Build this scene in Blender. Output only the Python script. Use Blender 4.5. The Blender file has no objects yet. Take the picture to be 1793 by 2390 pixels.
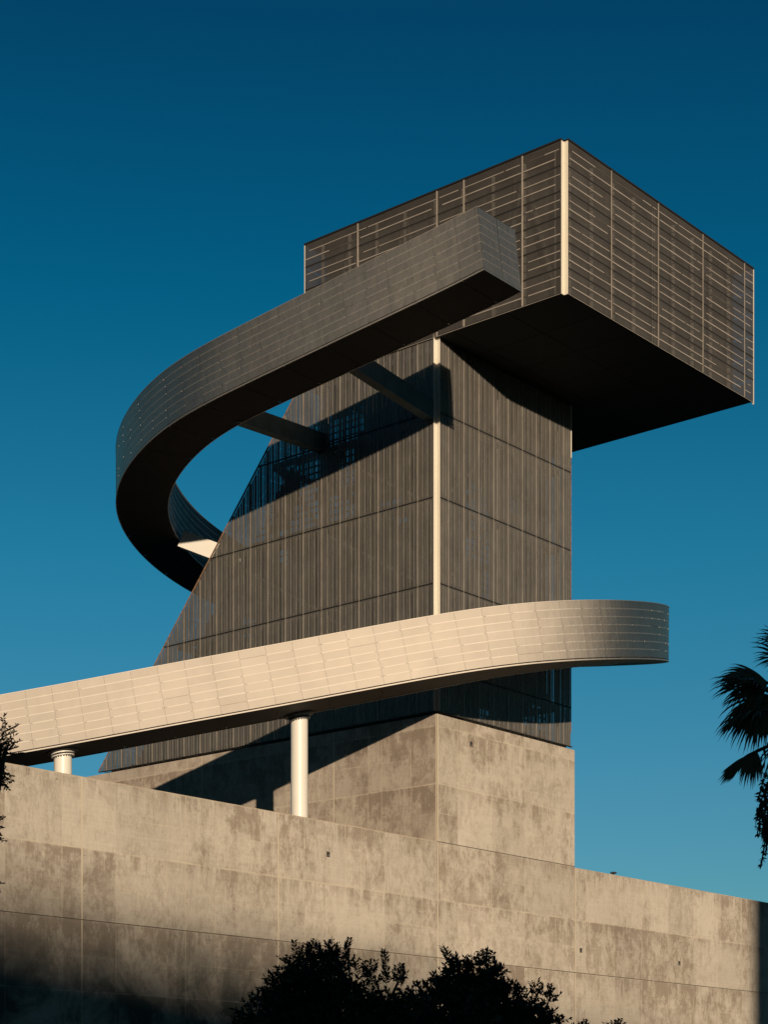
import bpy, bmesh, math, random
import numpy as np
from mathutils import Vector, Matrix
random.seed(7)
S = bpy.context.scene
COL = S.collection
# ------------------------------------------------------------------ camera
F, CX, YH = 4390.0, 896.5, 2620.0          # focal length, principal column and horizon row in photo pixels
cam = bpy.data.cameras.new('camera')
cam.sensor_fit = 'HORIZONTAL'; cam.sensor_width = 36.0
cam.lens = 36.0 * F / 1793.0
cam.shift_x = 0.0
cam.shift_y = (YH - 1195.0) / 1793.0
cam.clip_start = 0.1; cam.clip_end = 5000
camo = bpy.data.objects.new('camera', cam); COL.objects.link(camo)
camo.location = (0, 0, 0); camo.rotation_euler = (math.radians(90), 0, 0)
S.camera = camo
# ------------------------------------------------------------------ light
SUN = Vector((-.212, 1, -.142)).normalized()       # direction the light travels
elev = math.asin(-SUN.z)
W = bpy.data.worlds.new('World'); S.world = W; W.use_nodes = True
wn, wl = W.node_tree.nodes, W.node_tree.links
bg = wn['Background']; bg.inputs[1].default_value = 0.13
sky = wn.new('ShaderNodeTexSky'); sky.sky_type = 'NISHITA'; sky.sun_disc = False
sky.sun_elevation = elev; sky.sun_rotation = math.radians(168)
sky.air_density = 1.0; sky.dust_density = 0.3; sky.ozone_density = 2.0
# clear, polarised late-afternoon air: the blue deepens steadily with height
tcw = wn.new('ShaderNodeTexCoord'); szw = wn.new('ShaderNodeSeparateXYZ'); wl.new(tcw.outputs['Generated'], szw.inputs[0])
gr = wn.new('ShaderNodeValToRGB'); ge = gr.color_ramp.elements
for i_, (p_, c_) in enumerate(((.0, (.30, .55, .66)), (.1617, (.206, .518, .648)), (.288, (.072, .513, .62)), (.4006, (.009, .396, .516)), (.51, (.008, .252, .382)), (1., (.002, .035, .07)))):
    e_ = ge[i_] if i_ < 2 and i_ == 0 else ge.new(p_)
    e_.position = p_; e_.color = (*c_, 1)
while len(ge) > 6: ge.remove(ge[-1])
wl.new(szw.outputs[2], gr.inputs[0])
# the sky behind the camera (sun side) is turned down by hand: weaker fill in the shadows
mrw = wn.new('ShaderNodeMapRange'); mrw.inputs['From Min'].default_value = -.55; mrw.inputs['From Max'].default_value = .35
mrw.inputs['To Min'].default_value = .22; mrw.inputs['To Max'].default_value = 1.0; wl.new(szw.outputs[1], mrw.inputs['Value'])
vsw = wn.new('ShaderNodeVectorMath'); vsw.operation = 'SCALE'; wl.new(gr.outputs[0], vsw.inputs[0]); wl.new(mrw.outputs[0], vsw.inputs['Scale'])
mx = wn.new('ShaderNodeMix'); mx.data_type = 'RGBA'; mx.blend_type = 'MULTIPLY'; mx.inputs[0].default_value = 1.0
wl.new(sky.outputs[0], mx.inputs[6]); wl.new(vsw.outputs[0], mx.inputs[7]); wl.new(mx.outputs[2], bg.inputs[0])
sl = bpy.data.lights.new('sun', 'SUN'); sl.energy = 4.3; sl.angle = math.radians(0.5); sl.color = (1.0, 0.80, 0.58)
so = bpy.data.objects.new('sun', sl); COL.objects.link(so)
so.rotation_euler = SUN.to_track_quat('-Z', 'Y').to_euler(); so.location = (20, -60, 60)
S.view_settings.view_transform = 'Standard'; S.view_settings.look = 'None'
S.view_settings.exposure = 0.0; S.view_settings.gamma = 1.0
# ------------------------------------------------------------------ helpers
def tag(o, label=None, cat=None, group=None, kind=None):
    if label: o['label'] = label
    if cat: o['category'] = cat
    if group: o['group'] = group
    if kind: o['kind'] = kind
    return o
def empty(name, loc=(0, 0, 0), **k):
    o = bpy.data.objects.new(name, None); COL.objects.link(o); o.location = loc
    return tag(o, **k)
class MB:
    """collects faces, then links them as one mesh object"""
    def __init__(s): s.v = []; s.f = []; s.uv = []
    def quad(s, a, b, c, d, uv=None):
        n = len(s.v); s.v += [tuple(a), tuple(b), tuple(c), tuple(d)]; s.f.append((n, n+1, n+2, n+3))
        s.uv += uv if uv else [(0, 0)] * 4
    def tri(s, a, b, c):
        n = len(s.v); s.v += [tuple(a), tuple(b), tuple(c)]; s.f.append((n, n+1, n+2)); s.uv += [(0, 0)] * 3
    def hexa(s, p):      # p: 8 corners, bottom ring 0-3 then top ring 4-7, counter-clockwise seen from above
        for i in ((3, 2, 1, 0), (4, 5, 6, 7), (0, 1, 5, 4), (1, 2, 6, 5), (2, 3, 7, 6), (3, 0, 4, 7)):
            s.quad(*[p[j] for j in i])
    def bar(s, a, b, w, h, up=Vector((0, 0, 1))):
        a = Vector(a); b = Vector(b); d = (b - a).normalized()
        x = d.cross(up); x = x.normalized() if x.length > 1e-4 else Vector((1, 0, 0)); y = x.cross(d)
        q = [p + x * sx * w / 2 + y * sy * h / 2 for p in (a, b) for sx, sy in ((-1, -1), (1, -1), (1, 1), (-1, 1))]
        s.hexa(q)
    def tube(s, a, b, r0, r1, n=8):
        a = Vector(a); b = Vector(b); d = (b - a).normalized()
        x = d.cross(Vector((0, 0, 1))); x = x.normalized() if x.length > 1e-3 else Vector((1, 0, 0)); y = x.cross(d)
        R = [[p + (x * math.cos(t) + y * math.sin(t)) * r for t in [2 * math.pi * i / n for i in range(n)]] for p, r in ((a, r0), (b, r1))]
        for i in range(n):
            j = (i + 1) % n
            s.quad(R[0][i], R[0][j], R[1][j], R[1][i])
        for i in range(1, n - 1):
            s.tri(R[0][0], R[0][i+1], R[0][i]); s.tri(R[1][0], R[1][i], R[1][i+1])
    def build(s, name, mat, parent=None, smooth=False, merge=False):
        me = bpy.data.meshes.new(name); me.from_pydata(s.v, [], s.f)
        ul = me.uv_layers.new(name='UVMap'); ul.data.foreach_set('uv', [c for t in s.uv for c in t])
        me.materials.append(mat)
        if merge:
            bm = bmesh.new(); bm.from_mesh(me); bmesh.ops.remove_doubles(bm, verts=bm.verts, dist=1e-4); bm.to_mesh(me); bm.free()
        if smooth: me.polygons.foreach_set('use_smooth', [True] * len(me.polygons))
        me.update()
        o = bpy.data.objects.new(name, me); COL.objects.link(o)
        if parent:
            o.parent = parent; o.matrix_parent_inverse = Matrix.Translation(-Vector(parent.location))
        return o
def px(x, y, d):
    return Vector(((x - CX) / F * d, d, (YH - y) / F * d))
# building frame: P0 is the near corner of the tower, U runs right and away, V runs left and away
P0 = Vector(((1020.5 - CX) / F * 80.0, 80.0, 0)); U = Vector((.8481, 1, 0)).normalized(); V = Vector((-1.1792, 1, 0)).normalized()
def B(u, v, z): return P0 + U * u + V * v + Vector((0, 0, z))
def onface(x, axis):      # metres along U or V where the photo column x meets that face
    k = (x - CX) / F; t = (k * P0.y - P0.x) / (axis.x - k * axis.y)
    return t
GZ = -1.7
# ------------------------------------------------------------------ materials
def mat(name):
    m = bpy.data.materials.new(name); m.use_nodes = True
    return m, m.node_tree.nodes, m.node_tree.links, m.node_tree.nodes['Principled BSDF']
def N(nt, t, **k):
    n = nt.new(t)
    for a, b in k.items(): setattr(n, a, b)
    return n
def ramp(n, stops, interp='LINEAR'):
    r = n.new('ShaderNodeValToRGB'); r.color_ramp.interpolation = interp
    e = r.color_ramp.elements
    while len(e) > 1: e.remove(e[-1])
    e[0].position, e[0].color = stops[0][0], (*[stops[0][1]] * 3, 1) if not isinstance(stops[0][1], tuple) else (*stops[0][1], 1)
    for p, c in stops[1:]:
        q = e.new(p); q.color = (*[c] * 3, 1) if not isinstance(c, tuple) else (*c, 1)
    return r
def simple(name, col, rough=.6, metal=0., noise=.0, nscale=3.0, bump=0.):
    m, n, l, p = mat(name)
    p.inputs['Roughness'].default_value = rough; p.inputs['Metallic'].default_value = metal
    p.inputs['Base Color'].default_value = (*col, 1)
    if noise:
        tc = N(n, 'ShaderNodeTexCoord'); t = N(n, 'ShaderNodeTexNoise'); t.inputs['Scale'].default_value = nscale; t.inputs['Detail'].default_value = 8
        l.new(tc.outputs['Object'], t.inputs['Vector'])
        r = ramp(n, [(.3, tuple(c * (1 - noise) for c in col)), (.7, tuple(min(1, c * (1 + noise)) for c in col))])
        l.new(t.outputs['Fac'], r.inputs[0]); l.new(r.outputs[0], p.inputs['Base Color'])
        if bump:
            b = N(n, 'ShaderNodeBump'); b.inputs['Strength'].default_value = bump; l.new(t.outputs['Fac'], b.inputs['Height']); l.new(b.outputs[0], p.inputs['Normal'])
    return m
def perforated(name, col, rough, metal, trans, vary=.25, nscale=.9, stretch=(1, 1, 1), gloss=None, tone=.13):
    """perforated sheet metal whose holes are far smaller than a pixel: part metal, part see-through"""
    m, n, l, p = mat(name)
    tc = N(n, 'ShaderNodeTexCoord'); mp = N(n, 'ShaderNodeMapping'); mp.inputs['Scale'].default_value = stretch
    t = N(n, 'ShaderNodeTexNoise'); t.inputs['Scale'].default_value = nscale; t.inputs['Detail'].default_value = 7; t.inputs['Roughness'].default_value = .62
    l.new(tc.outputs['Object'], mp.inputs['Vector']); l.new(mp.outputs[0], t.inputs['Vector'])
    r = ramp(n, [(.3, tuple(c * (1 - vary) for c in col)), (.7, tuple(c * (1 + vary) for c in col))])
    l.new(t.outputs['Fac'], r.inputs[0])
    # each panel its own slightly different tone (panel id in UV)
    uv = N(n, 'ShaderNodeUVMap'); wn_ = N(n, 'ShaderNodeTexWhiteNoise'); wn_.noise_dimensions = '2D'
    fl = N(n, 'ShaderNodeVectorMath', operation='FLOOR'); l.new(uv.outputs[0], fl.inputs[0]); l.new(fl.outputs[0], wn_.inputs['Vector'])
    mr = N(n, 'ShaderNodeMapRange'); mr.inputs['To Min'].default_value = 1 - tone; mr.inputs['To Max'].default_value = 1 + tone; l.new(wn_.outputs['Value'], mr.inputs['Value'])
    mu = N(n, 'ShaderNodeVectorMath', operation='SCALE'); l.new(r.outputs[0], mu.inputs[0]); l.new(mr.outputs[0], mu.inputs['Scale'])
    l.new(mu.outputs[0], p.inputs['Base Color'])
    p.inputs['Roughness'].default_value = rough; p.inputs['Metallic'].default_value = metal
    tr = N(n, 'ShaderNodeBsdfTransparent'); mi = N(n, 'ShaderNodeMixShader'); mi.inputs[0].default_value = trans
    # slight waviness of the thin sheet
    t2 = N(n, 'ShaderNodeTexNoise'); t2.inputs['Scale'].default_value = 1.6; t2.inputs['Detail'].default_value = 3; l.new(tc.outputs['Object'], t2.inputs['Vector'])
    b = N(n, 'ShaderNodeBump'); b.inputs['Strength'].default_value = .25; b.inputs['Distance'].default_value = .06
    l.new(t2.outputs['Fac'], b.inputs['Height']); l.new(b.outputs[0], p.inputs['Normal'])
    if gloss:
        gl = N(n, 'ShaderNodeBsdfAnisotropic', distribution='BECKMANN'); gl.inputs['Roughness'].default_value = gloss[0]
        l.new(mu.outputs[0], gl.inputs['Color']); l.new(b.outputs[0], gl.inputs['Normal'])
        df = N(n, 'ShaderNodeBsdfDiffuse'); l.new(mu.outputs[0], df.inputs['Color']); l.new(b.outputs[0], df.inputs['Normal'])
        m2 = N(n, 'ShaderNodeMixShader'); m2.inputs[0].default_value = gloss[1]; l.new(df.outputs[0], m2.inputs[1]); l.new(gl.outputs[0], m2.inputs[2]); l.new(m2.outputs[0], mi.inputs[1])
    else: l.new(p.outputs[0], mi.inputs[1])
    l.new(tr.outputs[0], mi.inputs[2]); l.new(mi.outputs[0], n['Material Output'].inputs[0])
    return m
def concrete(name, joints, faint, dark=0.0, tint=(1, 1, 1), seed=0.0, xoff=1.43):
    """board-formed concrete. UV = metres along the face, metres up"""
    m, n, l, p = mat(name)
    uv = N(n, 'ShaderNodeUVMap'); sep = N(n, 'ShaderNodeSeparateXYZ'); l.new(uv.outputs[0], sep.inputs[0])
    def noise(sx, sy, scale, det, rough=.6, dist=0., off=0.):
        mp = N(n, 'ShaderNodeMapping'); mp.inputs['Scale'].default_value = (sx, sy, 1); mp.inputs['Location'].default_value = (off + seed, off * .7 + seed, 0)
        l.new(uv.outputs[0], mp.inputs['Vector']); t = N(n, 'ShaderNodeTexNoise'); t.inputs['Scale'].default_value = scale
        t.inputs['Detail'].default_value = det; t.inputs['Roughness'].default_value = rough; t.inputs['Distortion'].default_value = dist
        l.new(mp.outputs[0], t.inputs['Vector']); return t.outputs['Fac']
    def math_(op, a, b=None, c=None, clamp=False):
        q = N(n, 'ShaderNodeMath', operation=op); q.use_clamp = clamp
        for i, x in enumerate((a, b, c)):
            if x is None: continue
            if isinstance(x, (int, float)): q.inputs[i].default_value = x
            else: l.new(x, q.inputs[i])
        return q.outputs[0]
    def rmp(x, stops):
        r = ramp(n, stops); l.new(x, r.inputs[0]); return r.outputs[0]
    X, Z = sep.outputs[0], sep.outputs[1]
    qx = math_('FLOOR', math_('DIVIDE', math_('SUBTRACT', X, xoff), 1.22)); qz = math_('FLOOR', math_('DIVIDE', math_('SUBTRACT', Z, 2.09), 1.235))
    qc = N(n, 'ShaderNodeCombineXYZ'); l.new(qx, qc.inputs[0]); l.new(qz, qc.inputs[1]); qc.inputs[2].default_value = seed + 4.4
    qw = N(n, 'ShaderNodeTexWhiteNoise'); l.new(qc.outputs[0], qw.inputs['Vector'])
    cx0 = math_('FLOOR', math_('DIVIDE', math_('SUBTRACT', X, xoff), 4.88)); cz0 = math_('FLOOR', math_('DIVIDE', math_('SUBTRACT', Z, 2.09), 2.47))
    c0 = N(n, 'ShaderNodeCombineXYZ'); l.new(cx0, c0.inputs[0]); l.new(cz0, c0.inputs[1]); c0.inputs[2].default_value = seed + 1.7
    w0 = N(n, 'ShaderNodeTexWhiteNoise'); l.new(c0.outputs[0], w0.inputs['Vector'])
    bn = math_('ADD', math_('ADD', math_('MULTIPLY', noise(1.0, .75, .30, 15, .78, .0), .65), math_('MULTIPLY', noise(2.6, .35, .5, 15, .8, .0, 37.), .35)), math_('ADD', math_('MULTIPLY', math_('SUBTRACT', qw.outputs['Value'], .5), .05), math_('MULTIPLY', math_('SUBTRACT', w0.outputs['Value'], .5), .17)))
    blot = rmp(bn, [(.497, 0), (.509, .46), (.535, .56), (.543, .92), (.66, 1)])
    drip = rmp(noise(3.0, .35, .8, 15, .80, .3, 11.), [(.49, 0), (.525, 1)])
    grit = rmp(noise(1.3, 1, 1.5, 15, .78, .4, 5.), [(.47, 0), (.60, 1)])
    patch = rmp(noise(.7, 1., .17, 4, .5, .8, 31.), [(.38, 0), (.62, 1)])
    patch2 = rmp(noise(.5, 1., .2, 4, .5, .8, 77.), [(.42, 0), (.62, 1)])
    cloud = noise(.6, 1, .16, 6, .6, .6, 13.)
    fine = noise(1, .45, 14., 5, .7)
    # stains hang under the pour lines
    pour = math_('FRACT', math_('DIVIDE', math_('SUBTRACT', Z, 2.09), 2.47))
    hang = rmp(pour, [(.0, .25), (.45, .35), (.85, .9), (.97, 1), (1, .3)])
    grit2 = rmp(noise(1.1, .8, 1.1, 15, .8, .3, 43.), [(.465, 0), (.505, .8), (.56, 1)])
    s1 = math_('MULTIPLY', blot, math_('ADD', math_('MULTIPLY', grit2, .75), .25))
    s2 = math_('MULTIPLY', math_('MULTIPLY', math_('MULTIPLY', drip, hang), patch2), .38)
    s3 = math_('MULTIPLY', math_('MULTIPLY', grit, patch), .40)
    peel = rmp(noise(1.5, .8, 2.0, 15, .86, .25, 63.), [(.495, 0), (.515, 1)])
    peel = math_('MULTIPLY', peel, rmp(noise(.8, 1, .3, 10, .7, .5, 7.), [(.47, .10), (.53, 1)]))
    brush = rmp(noise(8., .6, 1.8, 12, .85, .1, 19.), [(.48, 0), (.55, 1)])
    s3 = math_('ADD', s3, math_('ADD', math_('MULTIPLY', peel, .34), math_('MULTIPLY', brush, .14)))
    # darker bands hanging from the pour joints
    band = rmp(pour, [(.0, 0), (.62, 0), (.80, .35), (.97, 1), (1, 0)])
    s3 = math_('ADD', s3, math_('MULTIPLY', math_('MULTIPLY', band, rmp(noise(2.4, .5, .7, 15, .80, .2, 83.), [(.475, 0), (.51, 1)])), .42))
    stain = math_('ADD', math_('ADD', math_('MULTIPLY', s1, math_('ADD', math_('MULTIPLY', hang, .45), .50)), s2), s3, clamp=True)
    # form panels 2.44 m square, each cast with its own tone
    cx_ = math_('FLOOR', math_('DIVIDE', math_('SUBTRACT', X, xoff), 2.44)); cz = math_('FLOOR', math_('DIVIDE', math_('SUBTRACT', Z, 2.09), 2.47))
    cmb = N(n, 'ShaderNodeCombineXYZ'); l.new(cx_, cmb.inputs[0]); l.new(cz, cmb.inputs[1]); cmb.inputs[2].default_value = seed
    wn_ = N(n, 'ShaderNodeTexWhiteNoise'); l.new(cmb.outputs[0], wn_.inputs['Vector'])
    pan = wn_.outputs['Value']
    # dampness on the lower part, made darker to paint in the shade there
    damp_shade = math_('MULTIPLY', rmp(math_('MULTIPLY', Z, .1), [(.42, 1), (.80, 0)]), dark)
    dm = math_('MULTIPLY', damp_shade, rmp(noise(.9, .8, .5, 12, .7, .5, 50.), [(.42, .35), (.56, 1)]))
    base = N(n, 'ShaderNodeMix'); base.data_type = 'RGBA'; l.new(stain, base.inputs[0])
    base.inputs[6].default_value = (.53 * tint[0], .482 * tint[1], .41 * tint[2], 1); base.inputs[7].default_value = (.285 * tint[0], .236 * tint[1], .19 * tint[2], 1)
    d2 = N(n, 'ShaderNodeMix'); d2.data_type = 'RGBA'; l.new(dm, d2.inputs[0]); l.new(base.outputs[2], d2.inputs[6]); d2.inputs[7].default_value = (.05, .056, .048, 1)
    board = rmp(noise(.25, 9., 1.2, 8, .7, 0, 29.), [(.35, 0), (.65, 1)])
    fine = math_('ADD', math_('MULTIPLY', fine, .6), math_('ADD', math_('MULTIPLY', board, .18), math_('MULTIPLY', noise(1, 1, 6., 8, .85, 0, 91.), .22)))
    g = math_('ADD', math_('ADD', math_('MULTIPLY', pan, .17), math_('MULTIPLY', cloud, .5)), math_('ADD', math_('MULTIPLY', fine, .52), .42))
    # grooves and joint lines
    def line(coord, at, w):
        return math_('LESS_THAN', math_('ABSOLUTE', math_('SUBTRACT', coord, at)), w / 2)
    wob = math_('ADD', Z, math_('MULTIPLY', math_('SUBTRACT', noise(1, 1, .5, 3), .5), .03))
    groove = None
    for z in (2.09, 7.03, 11.97):
        q = line(Z, z, .035); groove = q if groove is None else math_('MAXIMUM', groove, q)
    def grid(coord, off, step, w):
        f = math_('FRACT', math_('DIVIDE', math_('SUBTRACT', coord, off), step))
        return math_('LESS_THAN', math_('MINIMUM', f, math_('SUBTRACT', 1.0, f)), w / 2 / step)
    fl = math_('MAXIMUM', grid(X, xoff, 2.44, .035), grid(wob, 2.09, 2.47, .05))
    fl = math_('MULTIPLY', fl, rmp(noise(1, 1, .8, 6, .6, 0, 70.), [(.40, 0), (.6, 1)]))
    fl2 = math_('MULTIPLY', grid(wob, 3.32, 2.47, .035), rmp(noise(1, 1, .6, 5, .6, 0, 90.), [(.5, 0), (.6, .7)]))
    light = math_('MULTIPLY', math_('MAXIMUM', fl, fl2), .72)
    for x in joints: light = math_('MAXIMUM', light, line(X, x, .07))
    for x in faint: light = math_('MAXIMUM', light, math_('MULTIPLY', line(X, x, .05), .4))
    # tie holes
    fx = math_('SUBTRACT', math_('FRACT', math_('DIVIDE', math_('SUBTRACT', X, .6), 1.22)), .5); fz = math_('SUBTRACT', math_('FRACT', math_('DIVIDE', Z, 1.235)), .5)
    rr = math_('ADD', math_('MULTIPLY', fx, fx), math_('MULTIPLY', fz, fz)); hole = math_('MULTIPLY', math_('LESS_THAN', rr, .0005), rmp(noise(1, 1, .35, 3, .5, 0, 21.), [(.45, 0), (.6, .8)]))
    sc = N(n, 'ShaderNodeVectorMath', operation='SCALE'); l.new(d2.outputs[2], sc.inputs[0]); l.new(g, sc.inputs['Scale'])
    lm = N(n, 'ShaderNodeMix'); lm.data_type = 'RGBA'; l.new(math_('MULTIPLY', light, math_('SUBTRACT', 1.0, math_('MULTIPLY', damp_shade, .6))), lm.inputs[0]); l.new(sc.outputs[0], lm.inputs[6]); lm.inputs[7].default_value = (.58, .50, .38, 1)
    dk = N(n, 'ShaderNodeMix'); dk.data_type = 'RGBA'; l.new(math_('MAXIMUM', math_('MULTIPLY', groove, .85), math_('MULTIPLY', hole, .7)), dk.inputs[0]); l.new(lm.outputs[2], dk.inputs[6]); dk.inputs[7].default_value = (.05, .04, .03, 1)
    l.new(dk.outputs[2], p.inputs['Base Color']); p.inputs['Roughness'].default_value = .85
    hgt = math_('SUBTRACT', math_('ADD', math_('MULTIPLY', fine, .25), math_('MULTIPLY', noise(1, 1, 1.2, 8, .6, 0, 3.), .8)), math_('MULTIPLY', math_('MAXIMUM', groove, hole), .8))
    b = N(n, 'ShaderNodeBump'); b.inputs['Strength'].default_value = .35; b.inputs['Distance'].default_value = .04; l.new(hgt, b.inputs['Height']); l.new(b.outputs[0], p.inputs['Normal'])
    return m
M = {}
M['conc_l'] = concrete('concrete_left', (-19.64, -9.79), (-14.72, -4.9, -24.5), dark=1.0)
M['conc_r'] = concrete('concrete_right', (10.34,), (), seed=3.3)
M['conc_b'] = concrete('concrete_tower', (.06,), (), seed=8.1)
M['conc_s'] = concrete('concrete_side', (.05, 5.9, 14.3), (3.1,), seed=17.7, tint=(.92, .88, .86))
M['skin'] = perforated('tower_perforated_metal', (.272, .256, .232), .6, .7, .42, vary=.24, nscale=2.2, stretch=(1, 1, .3), tone=.05)
M['boxskin'] = perforated('box_perforated_metal', (.20, .176, .152), .6, .75, .30, vary=.15, tone=.05)
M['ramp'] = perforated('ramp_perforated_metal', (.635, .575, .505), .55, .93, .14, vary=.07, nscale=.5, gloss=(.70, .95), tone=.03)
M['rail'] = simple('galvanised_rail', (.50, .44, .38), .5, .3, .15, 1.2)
M['ramp_shade'] = perforated('ramp_shaded_metal', (.16, .15, .14), .6, .5, .12, vary=.15)  # same metal as the ramp, darkened to paint in the inner side's shade
M['rramp'] = perforated('bright_panel_seam', (.69, .63, .56), .5, .9, .0, vary=.05, gloss=(.70, .88), tone=.02)
M['stud'] = simple('galvanised_stud', (.37, .33, .28), .5, .2, .2, 1.5)
M['cream'] = simple('cream_painted_steel', (.74, .69, .59), .5, 0, .04, .5)
M['white'] = simple('white_painted_steel', (.80, .77, .70), .4, 0, .03, 1.)
M['dark'] = simple('dark_steel', (.045, .043, .04), .6, 0, .2, 2.)
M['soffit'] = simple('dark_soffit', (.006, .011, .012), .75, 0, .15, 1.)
M['rsoffit'] = simple('ramp_soffit_metal', (.024, .023, .021), .7, .1, .2, 1.)
M['black'] = simple('black_gasket', (.008, .008, .008), .8)
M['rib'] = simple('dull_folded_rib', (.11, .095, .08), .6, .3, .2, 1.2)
M['prib'] = simple('pressed_rib', (.265, .245, .22), .55, .4, .3, 2.5)
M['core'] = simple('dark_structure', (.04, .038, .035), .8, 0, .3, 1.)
M['rust'] = simple('rusted_edge', (.26, .15, .09), .7, 0, .5, 6.)
# ------------------------------------------------------------------ ground
g = MB(); g.quad((-1500, -1500, GZ), (1500, -1500, GZ), (1500, 1500, GZ), (-1500, 1500, GZ))
tag(g.build('ground', simple('asphalt', (.035, .034, .033), .9, 0, .3, .5)), kind='structure')
# ------------------------------------------------------------------ concrete walls
def prism(mb, u0, u1, v0, v1, z0, z1):
    """block in the building frame with metre UVs on its faces"""
    def q(a, b, c, d, ax):
        uv = [((p[0] if ax == 0 else p[1]), p[2]) if ax < 2 else (p[0], p[1]) for p in (a, b, c, d)]
        mb.quad(B(*a), B(*b), B(*c), B(*d), uv)
    q((u0, v0, z0), (u1, v0, z0), (u1, v0, z1), (u0, v0, z1), 0)
    q((u1, v1, z0), (u0, v1, z0), (u0, v1, z1), (u1, v1, z1), 0)
    q((u0, v1, z0), (u0, v0, z0), (u0, v0, z1), (u0, v1, z1), 1)
    q((u1, v0, z0), (u1, v1, z0), (u1, v1, z1), (u1, v0, z1), 1)
    q((u0, v0, z1), (u1, v0, z1), (u1, v1, z1), (u0, v1, z1), 2)
    q((u0, v1, z0), (u1, v1, z0), (u1, v0, z0), (u0, v0, z0), 2)
def niche(par, u, z, w=.19, h=.21):
    """small square recessed box in the face v=0"""
    f = MB()
    for (a, b, c, d) in ((u - w/2, u + w/2, z - h/2, z - h/2 + .03), (u - w/2, u + w/2, z + h/2 - .03, z + h/2), (u - w/2, u - w/2 + .03, z - h/2 + .03, z + h/2 - .03), (u + w/2 - .03, u + w/2, z - h/2 + .03, z + h/2 - .03)):
        prism(f, a, b, -.012, .002, c, d)
    o = f.build('junction_box', M['dark'], par)
    i = MB(); prism(i, u - w/2 + .03, u + w/2 - .03, -.006, .002, z - h/2 + .03, z + h/2 - .03); i.build('box_cover', simple('box_cover_grey', (.16, .15, .13), .6), o)
    k = MB(); prism(k, u - w/2 + .045, u - w/2 + .075, -.02, -.006, z - .05, z + .07); prism(k, u - .02, u + .05, -.018, -.006, z + .0, z + .055); k.build('cover_clip', M['dark'], o)
wl_ = empty('concrete_wall', B(-20, 0, GZ), label='long stained concrete wall running off the left edge, darkened low down by dampness and painted-in shade', cat='wall', group='board formed concrete walls')
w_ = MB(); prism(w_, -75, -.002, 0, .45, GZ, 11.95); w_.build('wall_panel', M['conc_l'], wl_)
w_ = MB(); prism(w_, -75, -.002, .002, .448, 11.95, 11.975); w_.build('coping', simple('coping_concrete', (.46, .38, .28), .8, 0, .2, 2.), wl_)
niche(wl_, onface(766, Vector((.8481, 1, 0))) * 1.3113, 11.95 - 1.28)
wr = empty('concrete_wall', B(20, 0, GZ), label='pale concrete wall sloping down to the right edge behind the palm', cat='wall', group='board formed concrete walls')
w_ = MB(); prism(w_, 10.29, 85, .0, .45, GZ, 11.90); w_.build('wall_panel', M['conc_r'], wr)
w_ = MB(); prism(w_, 10.29, 85, .002, .448, 11.90, 11.925); w_.build('coping', M['cream'].copy() if False else simple('coping_concrete_right', (.46, .38, .28), .8, 0, .2, 2.), wr)
def zat(x, y):
    t = onface(x, Vector((.8481, 1, 0))); d = P0.y + t; return (YH - y) / F * d
def uat(x): return onface(x, Vector((.8481, 1, 0))) * 1.3113
def vat(x): return onface(x, Vector((-1.1792, 1, 0))) * 1.5462
niche(wr, uat(1356), zat(1356, 2217)); niche(wr, uat(1586), zat(1586, 2247))
fl_ = MB(); u_ = uat(1436); prism(fl_, u_ - .11, u_ + .11, -.02, .2, 11.99, 12.07); prism(fl_, u_ - .02, u_ + .02, .06, .12, 11.935, 11.99)
tag(fl_.build('floodlight', M['dark']), 'small black floodlight on top of the right hand concrete wall', 'light')
# ------------------------------------------------------------------ tower
T = empty('tower', B(0, 0, GZ), label='tall tower of dark perforated metal on a concrete base with a cantilevered box on top', cat='tower')
UB = 10.27; ZB = 17.40; ZS = 17.56; ZT = 33.45; ZR = 39.62; UT = 10.05
b_ = MB()
def q_(mb, a, b, c, d, ax):
    mb.quad(B(*a), B(*b), B(*c), B(*d), [((p[0] if ax == 0 else p[1]), p[2]) if ax < 2 else (p[0], p[1]) for p in (a, b, c, d)])
q_(b_, (0, 0, GZ), (UB, 0, GZ), (UB, 0, ZB), (0, 0, ZB), 0)
base = b_.build('concrete_base', M['conc_b'], T)
b_ = MB(); q_(b_, (0, 24, GZ), (0, 0, GZ), (0, 0, ZB), (0, 24, ZB), 1); q_(b_, (UB, 0, GZ), (UB, 24, GZ), (UB, 24, ZB), (UB, 0, ZB), 1)
q_(b_, (UB, 24, GZ), (0, 24, GZ), (0, 24, ZB), (UB, 24, ZB), 0); q_(b_, (0, 0, ZB), (UB, 0, ZB), (UB, 24, ZB), (0, 24, ZB), 2)
b_.build('concrete_side', M['conc_s'], T)
niche(T, uat(1100), zat(1100, 1736))
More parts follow.
